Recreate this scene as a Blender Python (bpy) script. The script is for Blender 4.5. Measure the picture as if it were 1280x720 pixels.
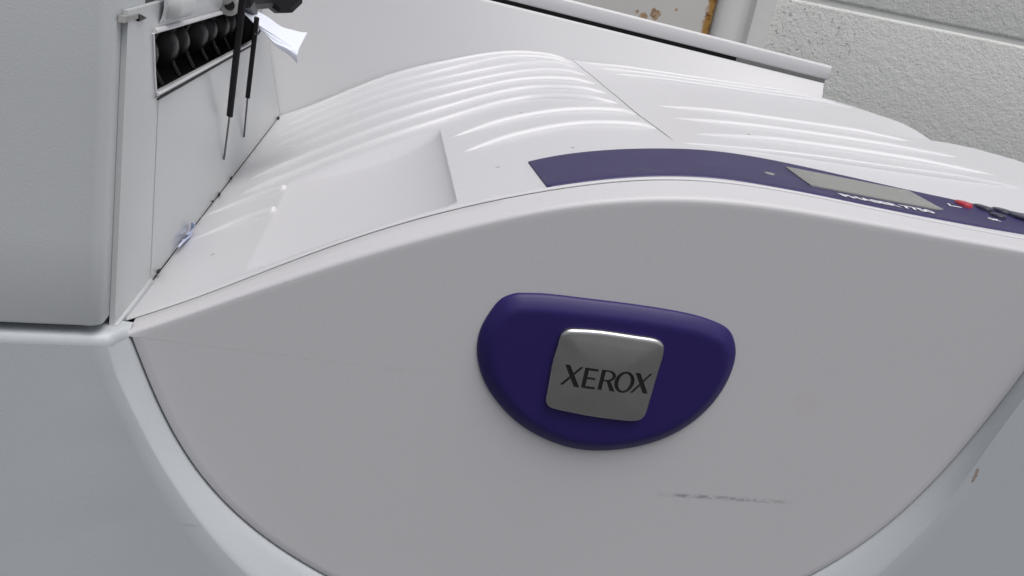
import bpy, bmesh, math, random
import numpy as np
from mathutils import Vector, Matrix, noise as mnoise
random.seed(4)
D = bpy.data
for o in list(D.objects): D.objects.remove(o)
scene = bpy.context.scene
COL = scene.collection

# ------------------------------------------------------------------ camera
CP = np.array([-0.1008, -0.3071, 0.1357])
RT = np.array([0.97556197, -0.1185503, 0.18499909])
DN = np.array([0.13396706, -0.34643965, -0.928457])
FW = np.array([0.17415988, 0.93055112, -0.32209151])
FPX = 1110.35
cam_d = D.cameras.new('camera'); cam = D.objects.new('camera', cam_d); COL.objects.link(cam)
m = Matrix(((RT[0], -DN[0], -FW[0], CP[0]), (RT[1], -DN[1], -FW[1], CP[1]), (RT[2], -DN[2], -FW[2], CP[2]), (0, 0, 0, 1)))
cam.matrix_world = m
cam_d.sensor_width = 36; cam_d.lens = 36 * FPX / 1280
cam_d.clip_start = 0.01; cam_d.clip_end = 200
scene.camera = cam

# ------------------------------------------------------------------ sky and soft overcast sun
SUN_EL, SUN_AZ = math.radians(71), math.radians(150)     # azimuth clockwise from +Y
w = D.worlds.new('World'); scene.world = w; w.use_nodes = True
nt = w.node_tree; bg = nt.nodes['Background']
sky = nt.nodes.new('ShaderNodeTexSky'); sky.sky_type = 'NISHITA'; sky.sun_disc = False
sky.sun_elevation = SUN_EL; sky.sun_rotation = SUN_AZ
sky.air_density = 1.0; sky.dust_density = 5.0; sky.ozone_density = 1.0
hs = nt.nodes.new('ShaderNodeHueSaturation'); hs.inputs['Saturation'].default_value = 0.42
nt.links.new(sky.outputs[0], hs.inputs['Color']); nt.links.new(hs.outputs[0], bg.inputs['Color'])
bg.inputs['Strength'].default_value = 0.10
sl = D.lights.new('sun', 'SUN'); sl.energy = 1.32; sl.angle = math.radians(42); sl.color = (1.0, 0.975, 0.96)
so = D.objects.new('sun', sl); COL.objects.link(so)
sd = Vector((math.sin(SUN_AZ) * math.cos(SUN_EL), math.cos(SUN_AZ) * math.cos(SUN_EL), math.sin(SUN_EL)))
so.rotation_euler = sd.to_track_quat('Z', 'Y').to_euler(); so.location = (0.5, -0.8, 3)
scene.view_settings.view_transform = 'Standard'; scene.view_settings.look = 'None'
scene.view_settings.exposure = 0.12; scene.view_settings.gamma = 1.0
scene.render.engine = 'CYCLES'

# ------------------------------------------------------------------ measuring helpers
def ray(u, v):
    a, b = (u - 640) / FPX, (v - 360) / FPX
    return RT * a + DN * b + FW
def at(u, v, **k):
    """point of the plane X=, Y= or Z= that is seen in that direction"""
    (ax, val), = k.items(); i = 'XYZ'.index(ax); r = ray(u, v)
    return Vector(CP + r * ((val - CP[i]) / r[i]))

class Spl:
    """natural cubic spline"""
    def __init__(s, x, y):
        x = np.array(x, float); y = np.array(y, float); n = len(x); h = np.diff(x)
        A = np.eye(n); b = np.zeros(n)
        for i in range(1, n - 1):
            A[i, i-1] = h[i-1]; A[i, i] = 2*(h[i-1]+h[i]); A[i, i+1] = h[i]
            b[i] = 6*((y[i+1]-y[i])/h[i]-(y[i]-y[i-1])/h[i-1])
        s.x, s.y, s.h, s.m = x, y, h, np.linalg.solve(A, b)
    def __call__(s, t):
        t = np.asarray(t, float); x, y, h, m_ = s.x, s.y, s.h, s.m
        i = np.clip(np.searchsorted(x, t) - 1, 0, len(h) - 1)
        a = (x[i+1]-t)/h[i]; b = (t-x[i])/h[i]
        r = a*y[i]+b*y[i+1]+((a**3-a)*m_[i]+(b**3-b)*m_[i+1])*h[i]**2/6
        sl0 = (y[1]-y[0])/h[0]-h[0]*m_[1]/6
        return np.where(t < x[0], y[0]+(t-x[0])*sl0, r)
def sst(a, b, t):
    t = np.clip((t - a) / (b - a), 0, 1); return t * t * (3 - 2 * t)

XL = -0.1824
archF = Spl([-.1824, -.1583, -.1284, -.1011, -.0708, -.0368, -.0137, .0103, .0330, .0618, .0962, .1319, .1613, .23, .31, .345, .362],
            [-.0077, .0050, .0226, .0380, .0525, .0655, .0725, .0775, .0797, .0800, .0788, .0775, .0768, .0765, .076, .071, .055])
archB = Spl([-.1824, -.1583, -.1284, -.1011, -.0708, -.0368, -.0137, .0103, .0330, .0618, .0962, .1319, .18, .23, .29, .318, .345, .362],
            [-.0077, .0050, .0226, .0380, .0525, .0655, .0727, .0778, .0800, .0806, .0818, .0832, .0850, .0868, .0882, .0862, .0780, .060])
ridgeF = Spl([-.1790, -.1600, -.1402, -.1001, -.0596, -.0319, -.0032, .0268, .0585, .1056, .1549, .19],
             [-.0078, .0022, .0130, .0338, .0522, .0626, .0700, .0742, .0754, .0749, .0743, .0740])
def zt(x, y, rec=True):
    x = np.asarray(x, float); y = np.asarray(y, float)
    f = archF(x); b = archB(x); z = f + sst(.02, .11, y) * (b - f)
    z = z - sst(.0, .48, y) * .0022 * sst(-.08, -.18, x)
    if rec:
        t = (x + .1415) / .0745
        d = np.where((t > 0) & (t < 1), .0235 * t * np.clip(1 - t, 0, 1) ** .62, 0)
        d = d * sst(.0155, .023, y) * (1 - sst(.158, .172, y - 0.0 * x))
        z = z - d
        xe = .0856 + (y - .24) * .1
        d2 = (.0009 * sst(0, .0025, x - xe) + .0035 * sst(.11, .26, x) + .007 * sst(.25, .32, x)) * sst(.243, .262, y) * (1 - sst(.30, .405, y))
        z = z - d2
    return z
def on_top(u, v, lift=0.0):
    r = ray(u, v); ts = np.linspace(.15, 2.2, 8000); P = CP + ts[:, None] * r
    ok = (P[:, 1] > 0.005)
    g = P[:, 2] - (zt(P[:, 0], P[:, 1], False) + lift)
    k = np.where(ok & (g < 0))[0][0]; return Vector(P[k])

# ------------------------------------------------------------------ materials
def nmat(name, base, rough=.45, metal=0.0, bump=None, spec=.5, coat=0):
    mt = D.materials.new(name); mt.use_nodes = True; n = mt.node_tree; b = n.nodes['Principled BSDF']
    b.inputs['Base Color'].default_value = (*base, 1); b.inputs['Roughness'].default_value = rough
    b.inputs['Metallic'].default_value = metal; b.inputs['Specular IOR Level'].default_value = spec
    b.inputs['Coat Weight'].default_value = coat
    if bump:
        sc, st, dist = bump
        tc = n.nodes.new('ShaderNodeTexCoord'); nz = n.nodes.new('ShaderNodeTexNoise'); nz.inputs['Scale'].default_value = sc
        nz.inputs['Detail'].default_value = 4
        bp = n.nodes.new('ShaderNodeBump'); bp.inputs['Strength'].default_value = st; bp.inputs['Distance'].default_value = dist
        n.links.new(tc.outputs['Object'], nz.inputs['Vector']); n.links.new(nz.outputs['Fac'], bp.inputs['Height'])
        n.links.new(bp.outputs['Normal'], b.inputs['Normal'])
    return mt
def mixin(mt, fac_socket, color):
    """lay a colour over the present base colour where fac is 1"""
    n = mt.node_tree; b = n.nodes['Principled BSDF']; inp = b.inputs['Base Color']
    mx = n.nodes.new('ShaderNodeMix'); mx.data_type = 'RGBA'
    if inp.is_linked: n.links.new(inp.links[0].from_socket, mx.inputs[6])
    else: mx.inputs[6].default_value = inp.default_value[:]
    mx.inputs[7].default_value = (*color, 1)
    n.links.new(fac_socket, mx.inputs[0]); n.links.new(mx.outputs[2], inp)
def nmath(mt, op, a, b=None, c=None, clamp=False):
    n = mt.node_tree; nd = n.nodes.new('ShaderNodeMath'); nd.operation = op; nd.use_clamp = clamp
    for i, s in enumerate((a, b, c)):
        if s is None: continue
        if isinstance(s, (int, float)): nd.inputs[i].default_value = s
        else: n.links.new(s, nd.inputs[i])
    return nd.outputs[0]
def pos(mt):
    n = mt.node_tree; tc = n.nodes.new('ShaderNodeTexCoord'); return tc.outputs['Object']
def noise(mt, scale, vec=None, stretch=None, detail=3, rough=.5):
    n = mt.node_tree; nz = n.nodes.new('ShaderNodeTexNoise'); nz.inputs['Scale'].default_value = scale
    nz.inputs['Detail'].default_value = detail; nz.inputs['Roughness'].default_value = rough
    v = vec or pos(mt)
    if stretch:
        mp = n.nodes.new('ShaderNodeMapping'); mp.inputs['Scale'].default_value = stretch; n.links.new(v, mp.inputs['Vector']); v = mp.outputs[0]
    n.links.new(v, nz.inputs['Vector']); return nz.outputs['Fac']
def ramp(mt, s, lo, hi):
    n = mt.node_tree; mr = n.nodes.new('ShaderNodeMapRange'); mr.interpolation_type = 'SMOOTHSTEP'
    n.links.new(s, mr.inputs['Value']); mr.inputs['From Min'].default_value = lo; mr.inputs['From Max'].default_value = hi
    return mr.outputs['Result']
def spot(mt, c, r, stretch=(1, 1, 1), wob=0.35):
    """1 inside a small uneven spot round the object-space point c"""
    n = mt.node_tree; v = pos(mt)
    sb = n.nodes.new('ShaderNodeVectorMath'); sb.operation = 'SUBTRACT'; n.links.new(v, sb.inputs[0]); sb.inputs[1].default_value = c
    ml = n.nodes.new('ShaderNodeVectorMath'); ml.operation = 'MULTIPLY'; n.links.new(sb.outputs[0], ml.inputs[0]); ml.inputs[1].default_value = [1 / (s * r) for s in stretch]
    ln = n.nodes.new('ShaderNodeVectorMath'); ln.operation = 'LENGTH'; n.links.new(ml.outputs[0], ln.inputs[0])
    nz = noise(mt, .9 / r, v)
    d = nmath(mt, 'ADD', ln.outputs['Value'], nmath(mt, 'MULTIPLY', nmath(mt, 'SUBTRACT', nz, .5), wob * 2))
    return ramp(mt, d, 1.05, .75)

PL = (.64, .64, .665)
def plastic(name, base=PL, rough=.38):
    mt = nmat(name, base, rough, bump=(1300, .17, .0003))
    g = ramp(mt, noise(mt, 9, detail=5), .35, .8); mixin(mt, nmath(mt, 'MULTIPLY', g, .10), tuple(c * .86 for c in base))
    g = ramp(mt, noise(mt, 260, detail=2, rough=.3), .69, .76); mixin(mt, nmath(mt, 'MULTIPLY', g, .06), (.35, .33, .31))
    return mt
M = {}
M['cover'] = plastic('cover_plastic')
M['rib'] = nmat('rib_plastic', (.68, .68, .70), .34, spec=.55)
M['door'] = plastic('door_plastic', (.60, .595, .615), .40)
M['frame'] = plastic('frame_plastic', (.51, .54, .565), .40)
M['side'] = plastic('side_cover_plastic', (.54, .565, .58), .40)
M['exit'] = plastic('exit_wall_plastic', (.53, .55, .555), .26)
M['back'] = plastic('back_wall_plastic', (.61, .61, .625), .38)
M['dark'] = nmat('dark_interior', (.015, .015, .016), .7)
M['black'] = nmat('black_plastic', (.008, .008, .009), .5, spec=.3)
M['roller'] = nmat('roller_rubber', (.010, .010, .011), .45, bump=(700, .3, .0004))
M['wire'] = nmat('steel_wire', (.16, .16, .17), .35, .8)
M['sleeve'] = nmat('black_sleeve', (.006, .005, .007), .6, spec=.25)
M['purple'] = nmat('purple_plastic', (.020, .012, .110), .42, bump=(1500, .15, .0002), spec=.35)
M['strip'] = nmat('panel_purple', (.023, .017, .095), .44, bump=(900, .06, .0002))
M['metal'] = nmat('brushed_metal', (.52, .515, .51), .30, 1.0)
M['engrave'] = nmat('engraved_black', (.006, .006, .006), .6)
M['screen'] = nmat('display_glass', (.26, .26, .25), .18)
M['red'] = nmat('red_button', (.45, .03, .05), .4)
M['print'] = nmat('white_print', (.80, .80, .82), .5)
M['navy'] = nmat('button_plastic', (.022, .022, .050), .28)
M['tag'] = nmat('white_tissue', (.80, .84, .93), .8, bump=(160, .5, .002))
M['greyp'] = nmat('grey_plastic', (.30, .30, .29), .5)
# dirt and wear of its own shape
def dirt(mt, u, v, r, stretch=(1, 1, .6), col=(.04, .04, .045), k=1.0):
    s = spot(mt, on_top(u, v), r, stretch); mixin(mt, nmath(mt, 'MULTIPLY', s, k), col)
mc = M['cover']
dirt(mc, 755, 136, .0011, (1.9, 1, 1)); dirt(mc, 716, 184.5, .0008); dirt(mc, 1077, 161, .0010); dirt(mc, 936, 168, .0012)
dirt(mc, 651, 141, .0009, (1.5, 1, 1), k=.7); dirt(mc, 622, 209, .0010, (1.3, 1, 1), k=.5); dirt(mc, 408, 225, .0022, (2.2, 2, 1), (.2, .2, .2), .35)
dirt(mc, 438, 230, .0010, k=.45); dirt(mc, 398, 218, .0010, k=.5); dirt(mc, 266, 318, .0008, (1.8, 1, 1), k=.8); dirt(mc, 459, 265, .0008, k=.3)
md = M['door']
xyz = md.node_tree.nodes.new('ShaderNodeSeparateXYZ'); md.node_tree.links.new(pos(md), xyz.inputs[0])
a_, b_ = at(815, 617, Y=0), at(985, 628, Y=0)
sx = nmath(md, 'DIVIDE', nmath(md, 'SUBTRACT', xyz.outputs[0], a_.x), b_.x - a_.x)
zline = nmath(md, 'ADD', nmath(md, 'MULTIPLY', sx, b_.z - a_.z), a_.z)
dz = nmath(md, 'ABSOLUTE', nmath(md, 'SUBTRACT', xyz.outputs[2], zline))
band = nmath(md, 'MULTIPLY', ramp(md, dz, .0015, .0001), nmath(md, 'MULTIPLY', ramp(md, sx, -.05, .25), ramp(md, sx, 1.1, .8)))
sc = nmath(md, 'MULTIPLY', band, ramp(md, noise(md, 420, stretch=(.55, 1, 1.6), detail=5, rough=.7), .40, .60))
mixin(md, nmath(md, 'MULTIPLY', sc, .65), (.16, .16, .18))
mixin(md, nmath(md, 'MULTIPLY', spot(md, at(1008, 503, Y=0), .006, (1, 1, 1.3), .6), .04), (.5, .3, .2))
mf = M['frame']
mixin(mf, nmath(mf, 'MULTIPLY', spot(mf, at(1216, 590, Y=-.006), .0015, (.8, 3, 2.6), .7), .65), (.28, .14, .06))
mixin(mf, nmath(mf, 'MULTIPLY', spot(mf, at(1212, 598, Y=-.006), .0006, (.8, 4, 2), .7), .8), (.05, .045, .05))
mixin(mf, nmath(mf, 'MULTIPLY', spot(mf, at(238, 657, Y=-.008), .0014, (2.4, 4, .5), .7), .3), (.3, .3, .32))
# brushed look
mm = M['metal']; nn = mm.node_tree
g = noise(mm, 900, stretch=(.02, 1, 1), detail=3); bp = nn.nodes.new('ShaderNodeBump'); bp.inputs['Strength'].default_value = .12; bp.inputs['Distance'].default_value = .0003
nn.links.new(g, bp.inputs['Height']); nn.links.new(bp.outputs[0], nn.nodes['Principled BSDF'].inputs['Normal'])
g = ramp(mm, noise(mm, 90, detail=4), .35, .7); mixin(mm, nmath(mm, 'MULTIPLY', g, .35), (.42, .415, .41))
g = ramp(M['strip'], noise(M['strip'], 60, detail=6), .55, .8); mixin(M['strip'], nmath(M['strip'], 'MULTIPLY', g, .12), (.25, .25, .33))

# ------------------------------------------------------------------ object helpers
def link(name, me, mat, parent=None, smooth=True, sharp=32):
    o = D.objects.new(name, me); COL.objects.link(o)
    if mat: me.materials.append(mat)
    if parent: o.parent = parent
    if smooth:
        for p in me.polygons: p.use_smooth = True
        me.set_sharp_from_angle(angle=math.radians(sharp))
    return o
def from_bm(name, bm, mat, parent=None, **k):
    bmesh.ops.remove_doubles(bm, verts=bm.verts, dist=1e-6)
    bmesh.ops.recalc_face_normals(bm, faces=bm.faces)
    me = D.meshes.new(name); bm.to_mesh(me); bm.free(); return link(name, me, mat, parent, **k)
def loft(bm, rows, closed=False):
    vr = [[bm.verts.new(tuple(float(c) for c in p)) for p in r] for r in rows]
    for a, b in zip(vr, vr[1:]):
        n = len(a)
        for i in range(n if closed else n - 1):
            j = (i + 1) % n
            try: bm.faces.new((a[i], a[j], b[j], b[i]))
            except ValueError: pass
    return vr
def box(bm, x0, x1, y0, y1, z0, z1, bev=0, seg=2):
    g = bmesh.ops.create_cube(bm, size=1); vs = g['verts']
    for v in vs: v.co = Vector(((x0+x1)/2 + v.co.x*(x1-x0), (y0+y1)/2 + v.co.y*(y1-y0), (z0+z1)/2 + v.co.z*(z1-z0)))
    if bev:
        es = list({e for v in vs for e in v.link_edges}); bmesh.ops.bevel(bm, geom=es, offset=bev, segments=seg, affect='EDGES', profile=.5)
def tube(bm, pts, r, n=8, caps=True, flat=1.0, up=Vector((0, 0, 1))):
    pts = [Vector(p) for p in pts]; rows = []
    rr = r if isinstance(r, (list, tuple)) else [r] * len(pts)
    for i, p in enumerate(pts):
        t = (pts[min(i+1, len(pts)-1)] - pts[max(i-1, 0)]).normalized()
        s = t.cross(up); s = s.normalized() if s.length > 1e-5 else Vector((1, 0, 0)); q = s.cross(t)
        rows.append([p + (s * math.cos(a) + q * math.sin(a) * flat) * rr[i] for a in [2 * math.pi * k / n for k in range(n)]])
    vr = loft(bm, rows, True)
    if caps: bm.faces.new(vr[0][::-1]); bm.faces.new(vr[-1])
def tag(o, label, cat, group=None, kind=None):
    o['label'] = label; o['category'] = cat
    if group: o['group'] = group
    if kind: o['kind'] = kind
def empty(name, loc=(0, 0, 0)):
    o = D.objects.new(name, None); COL.objects.link(o); o.location = loc; o.empty_display_size = .05; return o
def resample(pts, n):
    P = [np.array(p, float) for p in pts]; d = [0]
    for a, b in zip(P, P[1:]): d.append(d[-1] + np.linalg.norm(b - a))
    k = len(P[0]); sp = [Spl(d, [p[i] for p in P]) for i in range(k)]
    return [tuple(float(s(t)) for s in sp) for t in np.linspace(0, d[-1], n)]

# ------------------------------------------------------------------ ground
GZ = -0.325
gm = nmat('concrete', (.10, .10, .10), .85, bump=(60, .5, .003))
mixin(gm, nmath(gm, 'MULTIPLY', ramp(gm, noise(gm, 3, detail=8, rough=.65), .4, .65), .5), (.06, .06, .06))
bm = bmesh.new(); v = [bm.verts.new(p) for p in ((-30, -30, GZ), (30, -30, GZ), (30, 30, GZ), (-30, 30, GZ))]; bm.faces.new(v)
gr = from_bm('ground', bm, gm, smooth=False); gr['kind'] = 'structure'; gr['label'] = 'grey concrete ground under the printer'

# ------------------------------------------------------------------ painted block wall
WY = 1.0; JX = 0.4424
wm = nmat('painted_block', (.72, .735, .71), .75)
nn = wm.node_tree
n1 = noise(wm, 70, detail=6, rough=.6); n2 = noise(wm, 230, detail=4, rough=.6)
vo = nn.nodes.new('ShaderNodeTexVoronoi'); vo.inputs['Scale'].default_value = 130; nn.links.new(pos(wm), vo.inputs['Vector'])
pc = spot(wm, at(1000, 55, Y=WY), .085, (1.0, 1, .8), .5)
pits = nmath(wm, 'MULTIPLY', ramp(wm, noise(wm, 150, detail=3, rough=.7), .57, .68), nmath(wm, 'MULTIPLY_ADD', pc, .9, .12))
h = nmath(wm, 'ADD', nmath(wm, 'MULTIPLY', n1, .8), nmath(wm, 'MULTIPLY', n2, .5))
h = nmath(wm, 'SUBTRACT', h, nmath(wm, 'MULTIPLY', pits, .9))
bp = nn.nodes.new('ShaderNodeBump'); bp.inputs['Strength'].default_value = .6; bp.inputs['Distance'].default_value = .004
nn.links.new(h, bp.inputs['Height']); nn.links.new(bp.outputs[0], nn.nodes['Principled BSDF'].inputs['Normal'])
mixin(wm, nmath(wm, 'MULTIPLY', pits, .5), (.20, .205, .19))
mixin(wm, nmath(wm, 'MULTIPLY', ramp(wm, noise(wm, 110, detail=2), .68, .76), .35), (.24, .24, .22))
mixin(wm, nmath(wm, 'MULTIPLY', ramp(wm, noise(wm, 6, detail=4), .4, .7), .2), (.70, .70, .66))
jm = nmat('painted_mortar', (.72, .735, .71), .8, bump=(90, .5, .002))
wall = empty('block_wall', (1.3, WY, GZ)); tag(wall, 'pale painted concrete block wall behind the printer', 'wall')
bm = bmesh.new(); box(bm, JX - .005, 2.9, WY + .0032, WY + .15, GZ, 1.3)
o = from_bm('mortar', bm, jm, None, smooth=False); o.parent = wall; o.matrix_parent_inverse = wall.matrix_world.inverted(); 
BW, BH, J = .60, .2, .007
def block_mesh(wd):
    bm = bmesh.new(); box(bm, 0, wd, 0, .12, 0, BH - J, .0050, 4)
    bmesh.ops.recalc_face_normals(bm, faces=bm.faces)
    me = D.meshes.new('block'); bm.to_mesh(me); bm.free()
    for p in me.polygons: p.use_smooth = True
    me.materials.append(wm); return me
full, half = block_mesh(BW - J), block_mesh(BW / 2 - J)
# material uses object coordinates of each block; block origins keep their own patch of texture
zc = .1900 + J / 2
for r in range(-3, 5):
    z0 = zc + r * BH
    if z0 + BH < GZ: continue
    x = JX
    first = half if r in (-3, 1, 3) else full
    for k in range(6):
        me = first if k == 0 else full
        o = D.objects.new('block', me); COL.objects.link(o); o.parent = wall
        o.location = (x - 1.3, random.uniform(-.0006, .0006), z0 - GZ)
        x += (BW / 2 if me is half else BW)
wloc = wall.location.copy()
D.objects['mortar'].matrix_parent_inverse = Matrix.Translation(-wloc)

# the pitted patch lives in block space: shift the spot to the block that carries it
for nd in wm.node_tree.nodes:
    if nd.type == 'VECT_MATH' and nd.operation == 'SUBTRACT':
        p = at(1002, 52, Y=WY); nd.inputs[1].default_value = (p.x - JX, 0, p.z - (zc - BH))

# ------------------------------------------------------------------ rusty door with frame
dm = nmat('painted_steel', (.76, .75, .72), .5, bump=(40, .15, .002))
fm = nmat('frame_paint', (.76, .76, .745), .55, bump=(60, .2, .002))
ex = at(905, 0, Y=WY); ex2 = at(882, 40, Y=WY); DX = .358
sxyz = dm.node_tree.nodes.new('ShaderNodeSeparateXYZ'); dm.node_tree.links.new(pos(dm), sxyz.inputs[0])
edge = nmath(dm, 'SUBTRACT', DX, sxyz.outputs[0])
wob = nmath(dm, 'MULTIPLY', noise(dm, 45, detail=6, rough=.7), .022)
streak = ramp(dm, nmath(dm, 'SUBTRACT', edge, wob), .004, -.003)
rust2 = streak
for (u, v, r) in ((805, 21, .006), (819, 19, .008), (846, 12, .003), (797, 15, .003)):
    p = at(u, v, Y=WY); rust2 = nmath(dm, 'MAXIMUM', rust2, nmath(dm, 'MULTIPLY', spot(dm, p, r, (1, 2, 1.1), .8), .7))
mixin(dm, nmath(dm, 'MULTIPLY', rust2, .95), (.48, .24, .035))
rd = nmath(dm, 'MULTIPLY', rust2, ramp(dm, noise(dm, 95, detail=4, rough=.7), .5, .6)); mixin(dm, rd, (.16, .055, .014))
door = empty('steel_door', (0, 0, 0)); tag(door, 'off-white steel door with orange rust along its edge, left of the block wall', 'door')
bm = bmesh.new(); box(bm, -.55, DX, WY + .002, WY + .045, GZ + .01, 1.3, .002); from_bm('door_leaf', bm, dm, door)
# pressed steel frame: stop, groove, jamb
def prism_xy(bm, prof, z0, z1):
    n = len(prof); a = [bm.verts.new((x, y, z0)) for x, y in prof]; b = [bm.verts.new((x, y, z1)) for x, y in prof]
    for i in range(n): j = (i + 1) % n; bm.faces.new((a[i], a[j], b[j], b[i]))
    bm.faces.new(a); bm.faces.new(b[::-1])
bm = bmesh.new()
prism_xy(bm, [(DX + .003, WY + .10), (DX + .003, WY - .004), (DX + .010, WY - .009), (DX + .036, WY - .009), (DX + .040, WY - .003), (DX + .050, WY - .002),
              (DX + .054, WY - .014), (JX - .002, WY - .014), (JX, WY - .011), (JX, WY + .10)], GZ, 1.3)
from_bm('door_frame', bm, fm, door, sharp=60)

# ================================================================== PRINTER
PR = empty('printer', (0, 0, 0))
tag(PR, 'large off-white office laser printer with a purple badge and ribbed paper tray', 'printer')
PR.location = (0.0, .2, GZ)
PINV = Matrix.Translation((0, -.2, -GZ))
def part(name, bm, mat, parent=None, **k):
    o = from_bm(name, bm, mat, None, **k); o.parent = parent or PR
    if parent is None: o.matrix_parent_inverse = PINV
    return o

# --- top: ribbed output tray (left of the seam) and right top cover
seam_pts = [on_top(u, v) for u, v in ((715, 75), (740, 95), (770, 120), (800, 145), (845, 178))]
SY = [.0, .05] + [p.y for p in seam_pts][::-1]; SX = [.033, .0345] + [p.x for p in seam_pts][::-1]
def seam(y): return float(np.interp(y, SY, SX)) + .00015 * math.sin(y * 60)
def ycol(): return np.concatenate([np.linspace(.0125, .03, 14), np.linspace(.031, .16, 80), np.linspace(.1615, .48, 140)])
def lip(x, z_of):                     # rounded front lip rows of the cover
    return [(.0116, -.0008), (.0116, -.0006), (.0118, -.0003), (.0121, -.0001)]
def top_grid(bm, xs_of):
    rows = []
    for (y, dz) in lip(0, 0):
        rows.append([(x, y, float(zt(x, .0125)) + dz) for x in xs_of(.0125)])
    for y in ycol():
        xs = np.array(xs_of(y)); zs = zt(xs, np.full_like(xs, y)); rows.append([(a, y, b) for a, b in zip(xs, zs)])
    last = rows[-1]
    rows.append([(p[0], p[1] + .004, p[2] - .03) for p in last])
    return loft(bm, rows)
UL = np.unique(np.concatenate([np.linspace(0, 1, 230), np.linspace(.33, .40, 20), np.linspace(.50, .60, 60)]))
bm = bmesh.new()
top_grid(bm, lambda y: [XL + u * (seam(y) - .0003 * sst(.086, .11, y) - XL) for u in UL])
tray = part('output_tray', bm, M['cover'], sharp=38)
tray['label'] = 'sloping ribbed output tray'
bm = bmesh.new()
def rx(y):
    s0 = seam(y) + .0003 * sst(.086, .11, y)
    return [s0 + u * (.362 - s0) for u in np.linspace(0, 1, 230)]
vr = top_grid(bm, rx)
ed = [r[-1].co.copy() for r in vr[:-1]]       # skirt down the right side
loft(bm, [ed, [p + Vector((.002, 0, -.02)) for p in ed], [Vector((.364, p.y, GZ + .02)) for p in ed]])
cover = part('top_cover', bm, M['cover'], sharp=38)

# dark sheet added under the covers; its colour supplies the shade in the gaps
bm = bmesh.new(); rows = []
for y in [.0045, .012, .05, .1, .2, .3, .4, .475]:
    xs = np.linspace(XL - .01, .355, 90)
    rows.append([(x, y, float(zt(x, max(y, .0125), False)) - (.016 if y < .2 else .02)) for x in xs])
rows.insert(0, [(p[0], .0045, GZ + .03) for p in rows[0]])
loft(bm, rows); part('dark_underlay', bm, M['dark'])

# --- ribs: low rounded bars swept over the tray and the cover
def rib(path, parent, rad=.0026, hgt=.0028, tl=.18, tr=.10, name='rib', lift=0.0):
    n = 60; P = resample(path, n); rows = []
    for i, (x, y) in enumerate(P):
        t = i / (n - 1); k = min(1, t / tl if tl else 1) * min(1, (1 - t) / tr if tr else 1); k = max(.0, k) ** .6
        x2, y2 = P[min(i + 1, n - 1)]; x1, y1 = P[max(i - 1, 0)]
        t2 = Vector((x2 - x1, y2 - y1)).normalized(); nrm = Vector((-t2.y, t2.x))
        z = float(zt(x, y, False)); r_ = rad * (.45 + .55 * k)
        row = []
        for a in np.linspace(0, math.pi, 9):
            px, py = x - nrm.x * math.cos(a) * r_, y - nrm.y * math.cos(a) * r_
            row.append((px, py, float(zt(px, py, False)) - .0002 + lift + hgt * k * math.sin(a) ** 1.5))
        rows.append(row)
    bm = bmesh.new(); loft(bm, rows)
    return part(name, bm, M['rib'], None, sharp=80)
def yx(u, v): p = on_top(u, v); return (p.x, p.y)
left_ribs = [
 (.475, -.168, 0, .95), (.432, -.168, 0, 1), (.388, -.168, 0, 1), (.345, -.168, 0, 1), (.300, -.170, 0, 1), (.257, -.170, 0, 1), (.216, -.172, 0, 1), (.178, -.173, 0, 1)]
MX = {.475: .035, .432: .03, .388: .022, .345: .012, .300: .004, .257: .0, .216: 0.0, .178: -.003}
# short front ribs either side of the finger scoop
def seam_end(y): return seam(y) - .004
traces = [
 [(372, 172), (410, 157), (450, 139), (500, 117), (550, 95), (600, 79), (640, 72.5), (680, 71.5), (712, 74)],
 [(380, 151), (420, 134), (470, 114), (520, 93), (570, 76), (610, 66), (640, 62.5), (675, 63), (706, 67)],
]
for v0, v1, v2, v3 in ((205, 154.7, 124.1, 125), (190, 139.4, 111.9, 112), (174.6, 125.6, 100.5, 100.5), (161, 115, 90.5, 90), (151, 104.8, 80.9, 81.7), (141, 96, 71.8, 73.2), (132, 88, 63.5, 65.5)):
    a = yx(400, v0); b = yx(559, v1); c = yx(660, v2); d_ = yx(706, v3)
    Yl = a[1]; ye = d_[1] if abs(d_[1] - c[1]) < .03 else c[1]; ye = min(ye, .474)
    rib([(-.169, Yl), (-.155, Yl), (min(a[0], -.12), Yl), (b[0], (b[1] + Yl + c[1]) / 3), (c[0], min(c[1], .474)), (seam_end(ye) - .006, ye), (seam_end(ye), ye)] if c[0] < seam_end(ye) - .012 else [(-.169, Yl), (-.155, Yl), (min(a[0], -.12), Yl), (b[0], (b[1] + Yl + c[1]) / 3), (seam_end(ye), ye)], tray, rad=.0027, hgt=.0030, tl=.08, tr=.07)
for Y, xl, sh, k in []:
    rib([(xl, Y), (-.12, Y), (-.06, Y), (-.01, Y - .002), (seam_end(Y) - .012, Y - .004), (seam_end(Y), Y - .005)], tray, rad=.0027, hgt=.0030, tl=.08, tr=.07)
rib([yx(250, 272), yx(300, 254), yx(358, 235)], tray, tl=.7, tr=.04)
rib([yx(240, 300), yx(290, 281), yx(345, 263)], tray, tl=.7, tr=.04)
rib([yx(563, 172), yx(610, 157.5), yx(660, 146), yx(710, 139.5), yx(760, 139.5), yx(797, 143)], tray, tl=.25)
rib([yx(576, 191), yx(620, 177), yx(670, 165), yx(710, 158), yx(760, 156), yx(822, 161)], tray, tl=.25)
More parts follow.
